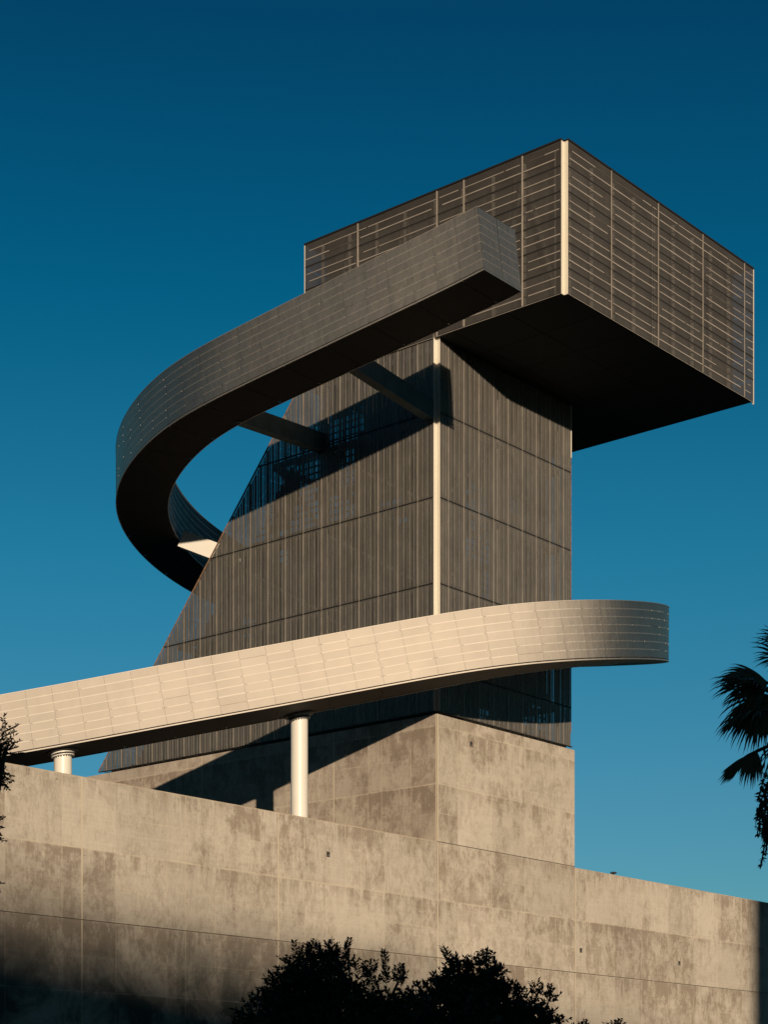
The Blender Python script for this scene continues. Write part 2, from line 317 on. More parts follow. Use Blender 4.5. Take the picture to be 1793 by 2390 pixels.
# slanted rear edge of the shaft: v as a function of z
def vback(z): return 21.76 + (z - 17.5) * (7.92 - 21.76) / (33.45 - 17.5)
INS = .05                                       # screens sit a little inside the concrete
def clipquad(mb, axis, a0, a1, z0, z1, off, pid):
    """panel in the plane u=off (axis 'v') or v=off (axis 'u'); clipped by the slanted edge"""
    uvs = [(pid[0] + .5, pid[1] + .5)] * 4
    if axis == 'u':
        mb.quad(B(a0, off, z0), B(a1, off, z0), B(a1, off, z1), B(a0, off, z1), uvs); return
    b0, b1 = vback(z0), vback(z1)
    if a0 >= b0: return
    if a1 <= b1: P = [(a0, z0), (a1, z0), (a1, z1), (a0, z1)]
    else:
        P = [(a0, z0), (min(a1, b0), z0)]
        if a1 < b0:
            zc = z0 + (b0 - a1) / (b0 - b1) * (z1 - z0); P.append((a1, zc))
        if a0 < b1: P += [(b1, z1), (a0, z1)]
        else:
            zc = z0 + (b0 - a0) / (b0 - b1) * (z1 - z0); P.append((a0, zc))
    n0 = len(mb.v)
    for p in P: mb.v.append(tuple(B(off, p[0], p[1]))); mb.uv.append(uvs[0])
    mb.f.append(tuple(range(n0 + len(P) - 1, n0 - 1, -1)))
ZL = [ZS, 19.35, 23.0, 26.67, 30.3, ZT - .03]
def lines(first, step, end):
    L = [0.205]; x = first
    while x < end - .2: L.append(x); x += step
    return L + [end]
VL = lines(1.11, 1.113, 21.9); UL = lines(.837, 1.074, UT)
def screen(axis, L, off, name, gap=.03, gh=.055, zl=ZL):
    mb = MB()
    for i in range(len(L) - 1):
        for j in range(len(zl) - 1):
            clipquad(mb, axis, L[i] + (gap/2 if i else 0), L[i+1] - gap/2, zl[j] + gh/2, zl[j+1] - gh/2, off, (i, j))
    return mb.build(name, M['skin'], T)
screen('v', VL, INS, 'left_screen'); screen('u', UL, INS, 'right_screen'); screen('v', VL, UT, 'rear_screen')
# slanted rear screen
mb = MB(); nb = 14
for i in range(9):
    for j in range(nb):
        z0 = ZS + (ZT - ZS) * j / nb; z1 = ZS + (ZT - ZS) * (j + 1) / nb
        u0 = .12 + (UT - .14) * i / 9; u1 = .12 + (UT - .14) * (i + 1) / 9 - .03
        mb.quad(B(u1, vback(z0), z0), B(u0, vback(z0), z0), B(u0, vback(z1), z1 - .03), B(u1, vback(z1), z1 - .03), [(i + .5, j + .5)] * 4)
mb.build('sloping_screen', M['skin'], T)
# studs just behind the screens: a broad one at each joint and narrow ones between
def studs(axis, L, name):
    mb = MB()
    def one(a, w, off=.035, h=1.0):
        z0, z1 = ZS, ZT - .05
        if axis == 'v':
            if a > 21.5: return
            if vback(ZT) < a: z1 = 17.5 + (21.76 - a) / (21.76 - 7.92) * (33.45 - 17.5) - .15
            if z1 - z0 < .2: return
            u0, u1, v0, v1 = INS + off, INS + off + .05, a, a + w
        else: u0, u1, v0, v1 = a, a + w, INS + off, INS + off + .05
        prism(mb, u0, u1, v0, v1, z0, z1)
    for i in range(len(L) - 1):
        s = L[i+1] - L[i]
        if i: one(L[i] - .01, .15)
        if s > .6:
            for k, w_ in ((.20, .018), (.39, .045), (.46, .012), (.56, .020), (.70, .045), (.77, .012), (.88, .022)): one(L[i] + s * k + random.uniform(-.008, .008), w_, .012)
    return mb.build(name, M['stud'], T)
studs('v', VL, 'left_stud'); studs('u', UL, 'right_stud')
# pressed ribs standing out of the sheets, two per sheet, stopping short at the row joints
def ribs(axis, L, name):
    mb = MB(); q = random.Random(4)
    for i in range(len(L) - 1):
        s_ = L[i+1] - L[i]
        if s_ < .6: continue
        for k, w in ((.02, .03), (.19, .016), (.40, .028), (.70, .028)):
            a = L[i] + s_ * k
            for j in range(len(ZL) - 1):
                z0, z1 = ZL[j] + .12, ZL[j+1] - .12
                if axis == 'v' and vback(z1) < a + .05:
                    z1 = 17.5 + (21.76 - a) / (21.76 - 7.92) * (33.45 - 17.5) - .15
                if z1 < z0 + .2: continue
                if k == .19 and q.random() < .35: continue
                if axis == 'v': prism(mb, INS - .008, INS + .004, a, a + w, z0, z1)
                else: prism(mb, a, a + w, INS - .008, INS + .004, z0, z1)
    return mb.build(name, M['prib'], T)
ribs('v', VL, 'left_rib'); ribs('u', UL, 'right_rib')
# thin bright cover strips on the joints
def strips(axis, L, name):
    for a in L[1:-1]:
        mb = MB(); z1 = ZT - .05
        if axis == 'v':
            if vback(ZT) < a: z1 = 17.5 + (21.76 - a) / (21.76 - 7.92) * (33.45 - 17.5) - .1
            if z1 < ZS + .2: continue
            prism(mb, INS - .012, INS + .02, a - .014, a + .010, ZS, z1)
        else: prism(mb, a - .010, a + .014, INS - .012, INS + .02, ZS, z1)
        mb.build(name, M['stud'], T)
strips('v', VL, 'joint_strip'); strips('u', UL, 'joint_strip')
for axis in 'vu':
    mb = MB()
    for z in ZL[1:-1]:
        if axis == 'v': prism(mb, INS - .003, INS + .03, .21, vback(z) - .02, z - .03, z + .03)
        else: prism(mb, .21, UT - .02, INS - .003, INS + .03, z - .03, z + .03)
    mb.build('row_joint', M['black'], T)
# rough structure inside the shaft, with openings through which the sky shows
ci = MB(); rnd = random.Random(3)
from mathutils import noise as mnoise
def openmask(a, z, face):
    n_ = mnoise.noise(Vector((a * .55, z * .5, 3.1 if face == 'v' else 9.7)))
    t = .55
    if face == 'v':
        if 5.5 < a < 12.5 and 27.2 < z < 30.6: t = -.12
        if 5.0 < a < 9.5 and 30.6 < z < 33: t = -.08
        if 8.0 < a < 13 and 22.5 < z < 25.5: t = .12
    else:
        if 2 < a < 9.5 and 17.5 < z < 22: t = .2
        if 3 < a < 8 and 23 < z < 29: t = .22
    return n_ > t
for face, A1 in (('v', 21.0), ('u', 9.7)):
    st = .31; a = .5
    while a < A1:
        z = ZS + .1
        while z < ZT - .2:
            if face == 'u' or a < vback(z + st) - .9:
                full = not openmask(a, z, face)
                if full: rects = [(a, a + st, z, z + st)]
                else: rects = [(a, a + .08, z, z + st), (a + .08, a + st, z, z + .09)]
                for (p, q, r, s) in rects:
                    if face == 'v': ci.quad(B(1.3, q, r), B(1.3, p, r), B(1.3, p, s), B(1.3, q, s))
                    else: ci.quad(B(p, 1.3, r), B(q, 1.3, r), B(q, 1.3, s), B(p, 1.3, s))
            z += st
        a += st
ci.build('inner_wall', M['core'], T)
# inner steel frame: posts, landings, braces
fr = MB()
for z in (19.3, 23, 26.65, 30.25, 33.2):
    vb = vback(z) - .6
    for (a, b) in (((.5, .5), (9.6, .5)), ((.5, .5), (.5, vb)), ((9.6, .5), (9.6, vb)), ((.5, vb), (9.6, vb)), ((5, .5), (5, vb))):
        fr.bar(B(a[0], a[1], z), B(b[0], b[1], z), .15, .25)
for a in (.55, 5, 9.6):
    fr.bar(B(a, .55, ZS), B(a, .55, ZT), .2, .2); fr.bar(B(a, 6.8, ZS), B(a, 6.8, ZT), .2, .2)
for k, z in enumerate((19.3, 23, 26.65)):
    fr.bar(B(.6, .8, z), B(.6, 7, z + 3.6), .12, .12); fr.bar(B(.6, 7, z), B(.6, vback(z + 3.6) - .7, z + 3.6), .12, .12)
    fr.bar(B(.8, .6, z), B(5, .6, z + 3.6), .12, .12); fr.bar(B(9.4, .6, z), B(5, .6, z + 3.6), .12, .12)
fr.build('inner_frame', M['stud'], T)
# rusty edge flashing along the slope and far right edge
e_ = MB(); e_.bar(B(INS, vback(ZS) + .02, ZS), B(INS, vback(ZT) + .02, ZT - .03), .05, .05); e_.build('sloping_edge', M['rust'], T)
e_ = MB(); prism(e_, UT + .003, UT + .035, INS, INS + .03, 18.2, 31); e_.build('rusty_edge', M['rust'], T)
e_ = MB(); prism(e_, UT + .003, UT + .05, INS - .01, INS + .05, 31, ZT - .03); e_.build('cream_edge', M['cream'], T)
# recessed dark joint between shaft and concrete
r_ = MB(); prism(r_, .25, UT - .1, .25, 21.0, ZB + .002, ZS + .02); r_.build('shadow_gap', M['dark'], T)
r_ = MB(); prism(r_, .14, UT + .06, .0, .12, ZS - .045, ZS - .008); prism(r_, .0, .12, .14, 21.7, ZS - .045, ZS - .008); r_.build('base_angle', M['dark'], T)
# notched corner post
def notch(u0, v0, z0, z1, w=.185, name='corner_post', m='cream'):
    mb = MB()
    mb.quad(B(u0 + w, v0 + w, z0), B(u0 + w, v0, z0), B(u0 + w, v0, z1), B(u0 + w, v0 + w, z1))   # facing left
    mb.quad(B(u0, v0 + w, z0), B(u0 + w, v0 + w, z0), B(u0 + w, v0 + w, z1), B(u0, v0 + w, z1))   # facing right
    mb.quad(B(u0 + w, v0, z0), B(u0 + w + .02, v0, z0), B(u0 + w + .02, v0, z1), B(u0 + w, v0, z1))
    mb.quad(B(u0, v0 + w + .02, z0), B(u0, v0 + w, z0), B(u0, v0 + w, z1), B(u0, v0 + w + .02, z1))
    mb.quad(B(u0 + w, v0 + w, z1), B(u0, v0 + w, z1), B(u0, v0 + w + .05, z1), B(u0 + w, v0 + w + .05, z1))
    mb.quad(B(u0 + w, v0 + w, z0), B(u0 + w + .05, v0 + w, z0), B(u0 + w + .05, v0, z0), B(u0 + w, v0, z0))
    return mb.build(name, M[m], T)
notch(.0, .0, ZS, ZT + .12)
# ---------------- head box
V0, V1, U1 = -6.61, 7.67, 15.26
NB = .185
RZ = [ZT + (ZR - ZT) * i / 6 for i in range(7)]
ML = [V0 + NB] + sorted([vat(x) for x in (1219.5, 1083, 1020, 835.5)]) + [V1]
BP = B(0, V0, 0)
def ubox(x):
    k = (x - CX) / F; return (k * BP.y - BP.x) / (.8481 - k) * 1.3113
MR = [NB] + [ubox(x) for x in (1427.5, 1537, 1641, 1738)] + [U1]
def boxface(axis, L, off, name, flip=False):
    mb = MB()
    for i in range(len(L) - 1):
        for j in range(6):
            a0, a1, z0, z1 = L[i] + .012, L[i+1] - .012, RZ[j] + .022, RZ[j+1] - .022
            uv = [(i + .5 + (10 if axis == 'u' else 0), j + .5)] * 4
            if axis == 'v': mb.quad(B(off, a1, z0), B(off, a0, z0), B(off, a0, z1), B(off, a1, z1), uv)
            else: mb.quad(B(a0, off, z0), B(a1, off, z0), B(a1, off, z1), B(a0, off, z1), uv)
    return mb.build(name, M['boxskin'], T)
boxface('v', ML, 0, 'box_left_screen'); boxface('u', MR, V0, 'box_front_screen')
boxface('v', [V0, V1], U1, 'box_far_screen'); boxface('u', [0, U1], V1, 'box_rear_screen')
# mullions, each a part
for a in ML[1:-1]:
    mb = MB(); prism(mb, -.022, .01, a - .034, a - .010, ZT, ZR - .02); prism(mb, -.022, .01, a + .010, a + .028, ZT, ZR - .02); mb.build('mullion', M['rail'], T)
for a in MR[1:-1]:
    mb = MB(); prism(mb, a - .020, a + .020, V0 - .022, V0 + .01, ZT, ZR - .02); mb.build('mullion', M['stud'], T)
mb = MB(); prism(mb, -.01, .05, V1 - .03, V1 + .01, ZT, ZR - .03); mb.build('box_edge_trim', M['cream'], T)
mb = MB(); prism(mb, U1 - .03, U1 + .02, V0 - .012, V0 + .05, ZT - .1, ZR - .02); mb.build('box_edge_trim', M['cream'], T)
# horizontal rails: two per row, bright strips painting in the sunlit stretches, lengths uneven
rr = random.Random(11)
for axis, L, nm in (('v', ML, 'left_rail'), ('u', MR, 'front_rail')):
    mb = MB(); mf = MB()
    def put(tgt, x0, x1, z, h, o):
        if axis == 'v': prism(tgt, -o, .004, x0, x1, z, z + h)
        else: prism(tgt, x0, x1, V0 - o, V0 + .004, z, z + h)
    for i in range(len(L) - 1):
        for j in range(6):
            for k in (.30, .64):
                z = RZ[j] + (RZ[j+1] - RZ[j]) * k
                a = L[i] + rr.choice((.06, .06, .12, .3)); e = L[i+1] - rr.choice((.06, .06, .15, .3))
                if e - a < .2: continue
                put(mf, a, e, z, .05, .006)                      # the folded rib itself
                x = a                                             # brighter strips paint in the stretches that catch the sun
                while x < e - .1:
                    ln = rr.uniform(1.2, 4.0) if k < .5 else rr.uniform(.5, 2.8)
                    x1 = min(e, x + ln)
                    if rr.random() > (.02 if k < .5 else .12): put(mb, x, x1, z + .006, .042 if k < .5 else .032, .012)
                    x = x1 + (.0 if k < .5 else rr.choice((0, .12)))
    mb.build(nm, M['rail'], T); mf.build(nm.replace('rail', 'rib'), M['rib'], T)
# dark open joints between the rows of sheets
for axis, nm in (('v', 'left_row_joint'), ('u', 'front_row_joint')):
    mb = MB()
    for z in RZ[1:-1]:
        if axis == 'v': prism(mb, -.004, .05, V0 + NB + .02, V1 - .02, z - .028, z + .028)
        else: prism(mb, NB + .02, U1 - .02, V0 - .004, V0 + .05, z - .028, z + .028)
    mb.build(nm, M['black'], T)
notch(0, V0, ZT - .03, ZR - .02, NB, 'box_corner_post', 'cream')
# roof, soffit, and what is inside the box
mb = MB(); prism(mb, -.02, U1 + .02, V0 + NB + .02, V1 + .02, ZR, ZR + .07); prism(mb, NB + .02, U1 + .02, V0 - .02, V0 + NB + .02, ZR, ZR + .07); mb.build('box_roof', M['black'], T)
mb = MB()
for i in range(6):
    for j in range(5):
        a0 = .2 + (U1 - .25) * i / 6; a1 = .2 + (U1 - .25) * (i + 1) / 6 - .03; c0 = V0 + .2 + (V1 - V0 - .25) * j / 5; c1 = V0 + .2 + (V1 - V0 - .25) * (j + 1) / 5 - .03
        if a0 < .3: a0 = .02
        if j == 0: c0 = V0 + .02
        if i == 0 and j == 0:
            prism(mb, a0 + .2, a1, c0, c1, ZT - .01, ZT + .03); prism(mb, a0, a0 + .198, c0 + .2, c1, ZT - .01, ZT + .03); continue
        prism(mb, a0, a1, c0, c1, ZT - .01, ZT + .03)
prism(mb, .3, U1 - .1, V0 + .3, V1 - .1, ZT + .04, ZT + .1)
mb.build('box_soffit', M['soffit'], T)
mb = MB(); prism(mb, -.012, .008, V0 + NB, V1, ZT - .035, ZT - .012); prism(mb, NB, U1, V0 - .012, V0 + .008, ZT - .035, ZT - .012); mb.build('box_bottom_trim', M['stud'], T)
mb = MB()
prism(mb, .9, U1 - .5, V0 + .8, V1 - .5, ZT + .12, ZR - .25)
mb.build('inner_room', simple('inner_room_grey', (.10, .095, .09), .7, 0, .25, .8), T)
mb = MB()
for a in np.arange(V0 + .8, V1, 1.6): mb.bar(B(.5, a, ZT + .1), B(.5, a, ZR - .1), .14, .14)
for a in np.arange(1, U1, 1.6): mb.bar(B(a, V0 + .5, ZT + .1), B(a, V0 + .5, ZR - .1), .14, .14)
for a in np.arange(V0 + .8, V1 - 1.7, 3.2):
    mb.bar(B(.55, a, ZT + .2), B(.55, a + 1.6, ZR - .2), .1, .1); mb.bar(B(.55, a + 3.2, ZT + .2), B(.55, a + 1.6, ZR - .2), .1, .1)
mb.build('box_frame', simple('box_frame_steel', (.28, .26, .23), .6, .2, .2, 2.), T)
# ------------------------------------------------------------------ spiral ramp
CP = [[-24.692, 77.544, 13.184], [-20.532, 76.976, 13.832], [-16.213, 76.481, 14.481], [-11.831, 76.07, 15.15], [-7.5, 75.835, 15.921], [-3.18, 75.916, 16.725], [1.0, 76.243, 17.619], [4.919, 77.029, 18.507], [8.193, 79.147, 19.303], [10.583, 82.475, 20.193], [12.1, 86.31, 21.107], [12.16, 90.272, 22.067], [10.806, 94.117, 23.007], [8.247, 97.568, 23.791], [4.732, 99.963, 24.567], [0.669, 100.938, 25.336], [-3.431, 100.369, 26.079], [-7.029, 98.33, 26.771], [-9.669, 95.073, 27.393], [-11.119, 91.005, 27.919], [-11.395, 86.701, 28.363], [-10.267, 82.832, 28.773], [-8.158, 79.554, 29.311], [-5.111, 77.091, 29.782], [-1.907, 74.655, 30.257], [1.281, 72.241, 30.735], [4.468, 69.986, 31.281], [7.407, 67.213, 31.741]]
RW, RT = 2.382, 2.439
def spline(n):
    Q = np.array(CP); K = len(Q); t = np.linspace(0, K - 3 - 1e-9, n); i = t.astype(int); x = (t - i)[:, None]
    return ((1-x)**3 * Q[i] + (3*x**3 - 6*x**2 + 4) * Q[i+1] + (-3*x**3 + 3*x**2 + 3*x + 1) * Q[i+2] + x**3 * Q[i+3]) / 6
P = spline(2400)
d0 = P[0] - P[8]; d0 /= np.linalg.norm(d0)
P = np.vstack([P[0] + d0 * s for s in np.linspace(14, .1, 140)] + [P])
seg = np.r_[0, np.cumsum(np.linalg.norm(np.diff(P, axis=0), axis=1))]; LEN = seg[-1]
DT = np.gradient(P, axis=0); DT /= np.linalg.norm(DT, axis=1)[:, None]
def frame(s):
    c = np.array([np.interp(s, seg, P[:, k]) for k in range(3)]); d = np.array([np.interp(s, seg, DT[:, k]) for k in range(3)]); d /= np.linalg.norm(d)
    n_ = np.array([d[1], -d[0], 0]); n_ /= np.linalg.norm(n_); up = np.cross(n_, d)
    return Vector(c), Vector(d), Vector(n_), Vector(up)
def rp(s, a, h):          # a: metres to the outside of the centreline, h: metres up
    c, d, n_, up = frame(s); return c + n_ * a + up * h
R = empty('spiral_ramp', rp(20, 0, 0), label='spiralling box section ramp clad in perforated metal looping around the tower', cat='ramp')
PW = 1.08; NCOL = int(LEN / PW); E0 = LEN - NCOL * PW
HO = RW / 2
def clad(side, name, gap=.007, rows=7):
    mb = MB(); rh = (RT - .10) / rows
    for c in range(NCOL):
        s0 = E0 + c * PW
        for r in range(rows):
            h0 = .10 + r * rh; h1 = h0 + rh - .008
            for k in range(3):
                a = s0 + gap / 2 + (PW - gap) * k / 3; b = s0 + gap / 2 + (PW - gap) * (k + 1) / 3
                q = [rp(a, side * HO, h0), rp(b, side * HO, h0), rp(b, side * HO, h1), rp(a, side * HO, h1)]
                if side < 0: q = q[::-1]
                mb.quad(*q, [(c + .5, r + .5 + (20 if side < 0 else 0))] * 4)
    return mb.build(name, M['ramp'] if side > 0 else M['ramp_shade'], R)
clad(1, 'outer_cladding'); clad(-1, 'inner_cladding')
def railstrip(side, name, rows=7):
    mb = MB(); rh = (RT - .10) / rows; q = random.Random(5)
    for c in range(NCOL):
        for r in range(1, rows):
            if q.random() < .04: continue
            h0 = .10 + r * rh - .024 + q.uniform(-.004, .004); hh = q.choice((.040, .044, .036))
            s0 = E0 + c * PW + q.choice((.0, .0, .0, .12)); s1 = E0 + (c + 1) * PW - q.choice((.0, .0, .0, .1))
            for k in range(2):
                a = s0 + (s1 - s0) * k / 2; b = s0 + (s1 - s0) * (k + 1) / 2; o = side * (HO + .008); i = side * (HO - .01)
                mb.hexa([rp(a, i, h0), rp(b, i, h0), rp(b, o, h0), rp(a, o, h0), rp(a, i, h0 + hh), rp(b, i, h0 + hh), rp(b, o, h0 + hh), rp(a, o, h0 + hh)])
    return mb.build(name, M['rramp'], R)
railstrip(1, 'outer_seam'); railstrip(-1, 'inner_seam')
def sweep(sec, name, m, s0=E0, s1=LEN, step=.36, smooth=False):
    """closed cross-section list of (a,h) swept along the ramp"""
    mb = MB(); n = max(2, int((s1 - s0) / step)); ss = [s0 + (s1 - s0) * i / n for i in range(n + 1)]
    rings = [[rp(s, a, h) for a, h in sec] for s in ss]
    for i in range(n):
        for j in range(len(sec)):
            k = (j + 1) % len(sec); mb.quad(rings[i][j], rings[i+1][j], rings[i+1][k], rings[i][k])
    for rg, fl in ((rings[0], 1), (rings[-1], 0)):
        if len(sec) == 4: mb.quad(*(rg if fl else rg[::-1]))
    return mb.build(name, m, R)
sweep([(-HO + .16, .06), (-HO + .16, RT - .1), (HO - .16, RT - .1), (HO - .16, .06)], 'girder_body', simple('girder_body_grey', (.16, .14, .12), .7, .1, .3, 1.2), s1=LEN - .16)
# soffit in plates with open joints
mb = MB()
for c in range(0, NCOL, 2):
    s0 = E0 + c * PW + .01; s1 = min(LEN, E0 + (c + 2) * PW) - .01
    for k in range(6):
        a = s0 + (s1 - s0) * k / 6; b = s0 + (s1 - s0) * (k + 1) / 6
        mb.quad(rp(a, -HO + .02, .02), rp(a, HO - .03, .02), rp(b, HO - .03, .02), rp(b, -HO + .02, .02))
mb.build('ramp_soffit', M['rsoffit'], R)
sweep([(HO - .02, .0), (HO - .02, .052), (HO + .015, .052), (HO + .015, .0)], 'bottom_trim', M['rramp'])
sweep([(-HO - .015, .0), (-HO - .015, .052), (-HO + .02, .052), (-HO + .02, .0)], 'bottom_trim', M['rramp'])
sweep([(HO - .03, RT - .012), (HO - .03, RT + .02), (HO + .012, RT + .02), (HO + .012, RT - .012)], 'top_trim', M['rramp'])
sweep([(-HO - .012, RT - .012), (-HO - .012, RT + .02), (-HO + .03, RT + .02), (-HO + .03, RT - .012)], 'top_trim', M['rramp'])
# diagonal lacing faintly visible through the outer sheet
mb = MB()
for c in range(0, NCOL - 2, 2):
    a = E0 + c * PW; lo, hi = (.15, RT - .15) if (c // 2) % 2 else (RT - .15, .15)
    mb.bar(rp(a, HO - .08, lo), rp(a + 2 * PW, HO - .08, hi), .05, .12); mb.bar(rp(a, HO - .08, .15), rp(a, HO - .08, RT - .15), .05, .1)
mb.build('lacing_bar', simple('lacing_steel', (.05, .05, .05), .7), R)
# closed end: two columns of seven sheets, seams, middle joint
mb = MB(); ms = MB(); rh = (RT - .10) / 7
for r in range(7):
    h0 = .10 + r * rh; h1 = h0 + rh - .008
    for a0, a1 in ((HO - .01, .01), (-.01, -HO + .01)):
        c, d, n_, up = frame(LEN); f = lambda a, h, o=0.: c + n_ * a + up * h + d * o
        mb.quad(f(a0, h0), f(a1, h0), f(a1, h1), f(a0, h1), [(a0 * 3 + 40.5, r + .5)] * 4)
        if r: ms.hexa([f(a0 - .06, h0 - .018, -.01), f(a1 + .06, h0 - .018, -.01), f(a1 + .06, h0 - .018, .008), f(a0 - .06, h0 - .018, .008), f(a0 - .06, h0 + .012, -.01), f(a1 + .06, h0 + .012, -.01), f(a1 + .06, h0 + .012, .008), f(a0 - .06, h0 + .012, .008)])
mb.quad(f(HO - .01, .0), f(-HO + .01, .0), f(-HO + .01, .09), f(HO - .01, .09))
mb.build('end_cladding', M['ramp'], R); ms.build('end_seam', M['rramp'], R)
# top deck closed
mb = MB()
n = int(LEN / .5)
for i in range(n):
    a = E0 + (LEN - E0) * i / n; b = E0 + (LEN - E0) * (i + 1) / n
    mb.quad(rp(a, HO - .04, RT), rp(b, HO - .04, RT), rp(b, -HO + .04, RT), rp(a, -HO + .04, RT))
mb.build('ramp_top', M['rsoffit'], R)
# steel arms tying the ramp to the tower
def arm(p0, p1, h, w, m):
    p0 = Vector(p0); p1 = Vector(p1); mb = MB()
    mb.bar(p0 + Vector((0, 0, h / 2)), p1 + Vector((0, 0, h / 2)), w, h)
    return mb.build('tie_beam', m, R)
teal = simple('teal_beam', (.055, .11, .13), .5, .1, .3, 2.)  # darker blue-green colour than the third beam
arm((-1.58, 75.30, 30.30), (1.95, 80.30, 29.98), .80, .45, teal)
arm((-6.28, 79.25, 29.50), (-2.75, 84.55, 30.12), .78, .45, teal)
arm((-9.7, 90.38, 27.62), (-6.2, 89.65, 26.10), .80, .45, M['white'])
# ------------------------------------------------------------------ columns under the ramp
def column(x, dpt, r, label):
    cxp = (x - CX) / F * dpt
    # point of the ramp above it
    ss = np.linspace(E0, LEN * .45, 1500); best = min(ss, key=lambda s: (rp(s, 0, 0).x - cxp)**2 + (rp(s, 0, 0).y - dpt)**2)
    c, d, n_, up = frame(best); top = rp(best, 0, .02); off = Vector((cxp - top.x, dpt - top.y, 0)); zt = top.z + d.z * (off.dot(d))
    o = empty('support_column', (cxp, dpt, GZ), label=label, cat='column', group='round white columns under the ramp')
    mb = MB(); n = 40
    A = [2 * math.pi * i / n for i in range(n)]
    def ptop(rad, t, lower):   # plane parallel to the soffit, lower metres below it
        q = Vector((cxp, dpt, 0)) + Vector((math.cos(t) * rad, math.sin(t) * rad, 0)); dd = q - Vector((cxp, dpt, 0))
        q.z = zt - lower + dd.dot(Vector((d.x, d.y, 0)).normalized()) * d.z / math.hypot(d.x, d.y); return q
    for i in range(n):
        a, b = A[i], A[(i + 1) % n]
        mb.quad((cxp + math.cos(a) * r, dpt + math.sin(a) * r, GZ), (cxp + math.cos(b) * r, dpt + math.sin(b) * r, GZ), ptop(r, b, .225), ptop(r, a, .225))
    mb.build('shaft', M['white'], o, smooth=True, merge=True)
    def disc(rad, l0, l1, nm, m):
        q = MB()
        for i in range(n):
            a, b = A[i], A[(i + 1) % n]
            q.quad(ptop(rad, a, l1), ptop(rad, b, l1), ptop(rad, b, l0), ptop(rad, a, l0))
            q.tri(ptop(0, a, l1), ptop(rad, b, l1), ptop(rad, a, l1)); q.tri(ptop(0, a, l0), ptop(rad, a, l0), ptop(rad, b, l0))
        return q.build(nm, m, o)
    disc(r * 1.28, .19, .225, 'lower_flange', M['white']); disc(r * 1.32, .05, .12, 'upper_flange', M['white']); disc(r * 1.75, .0, .045, 'soffit_plate', M['dark'])
    q = MB()
    for i in range(24):
        t = 2 * math.pi * i / 24; q.tube(ptop(r * 1.15, t, .27), ptop(r * 1.15, t, .12), .028, .028, 6)
    q.build('bolts', M['dark'], o)
    disc(r * .98, .12, .19, 'collar', M['dark'])
column(146.7, 76.0, .362, 'short looking round white column nearest the left edge, under the ramp')
column(698.7, 77.05, .352, 'tall round white column standing before the dark shadow on the tower base')
# ------------------------------------------------------------------ plants
M['leaf'] = simple('dark_green_leaf', (.022, .036, .018), .55, 0, .4, 3.)
M['bark'] = simple('bark', (.09, .07, .05), .9, 0, .3, 8., .3)
M['frond'] = simple('palm_leaf', (.05, .07, .03), .5, 0, .35, 3.)
class Leaves:
    def __init__(s): s.v = []; s.f = []
    def leaf(s, p, d, nrm, L, w):
        x = d.cross(nrm); x = x.normalized() if x.length > 1e-4 else Vector((1, 0, 0)); n = len(s.v)
        m = p + d * L * .45
        s.v += [p, m + x * w / 2, p + d * L - nrm * L * .1, m - x * w / 2]
        s.f.append((n, n+1, n+2, n+3))
    def build(s, name, m, parent):
        me = bpy.data.meshes.new(name); me.from_pydata([tuple(v) for v in s.v], [], s.f); me.materials.append(m); me.update()
        o = bpy.data.objects.new(name, me); COL.objects.link(o); o.parent = parent; o.matrix_parent_inverse = Matrix.Translation(-Vector(parent.location)); return o
def rv(r): 
    while True:
        v = Vector((r.uniform(-1, 1), r.uniform(-1, 1), r.uniform(-1, 1)))
        if .05 < v.length < 1: return v.normalized()
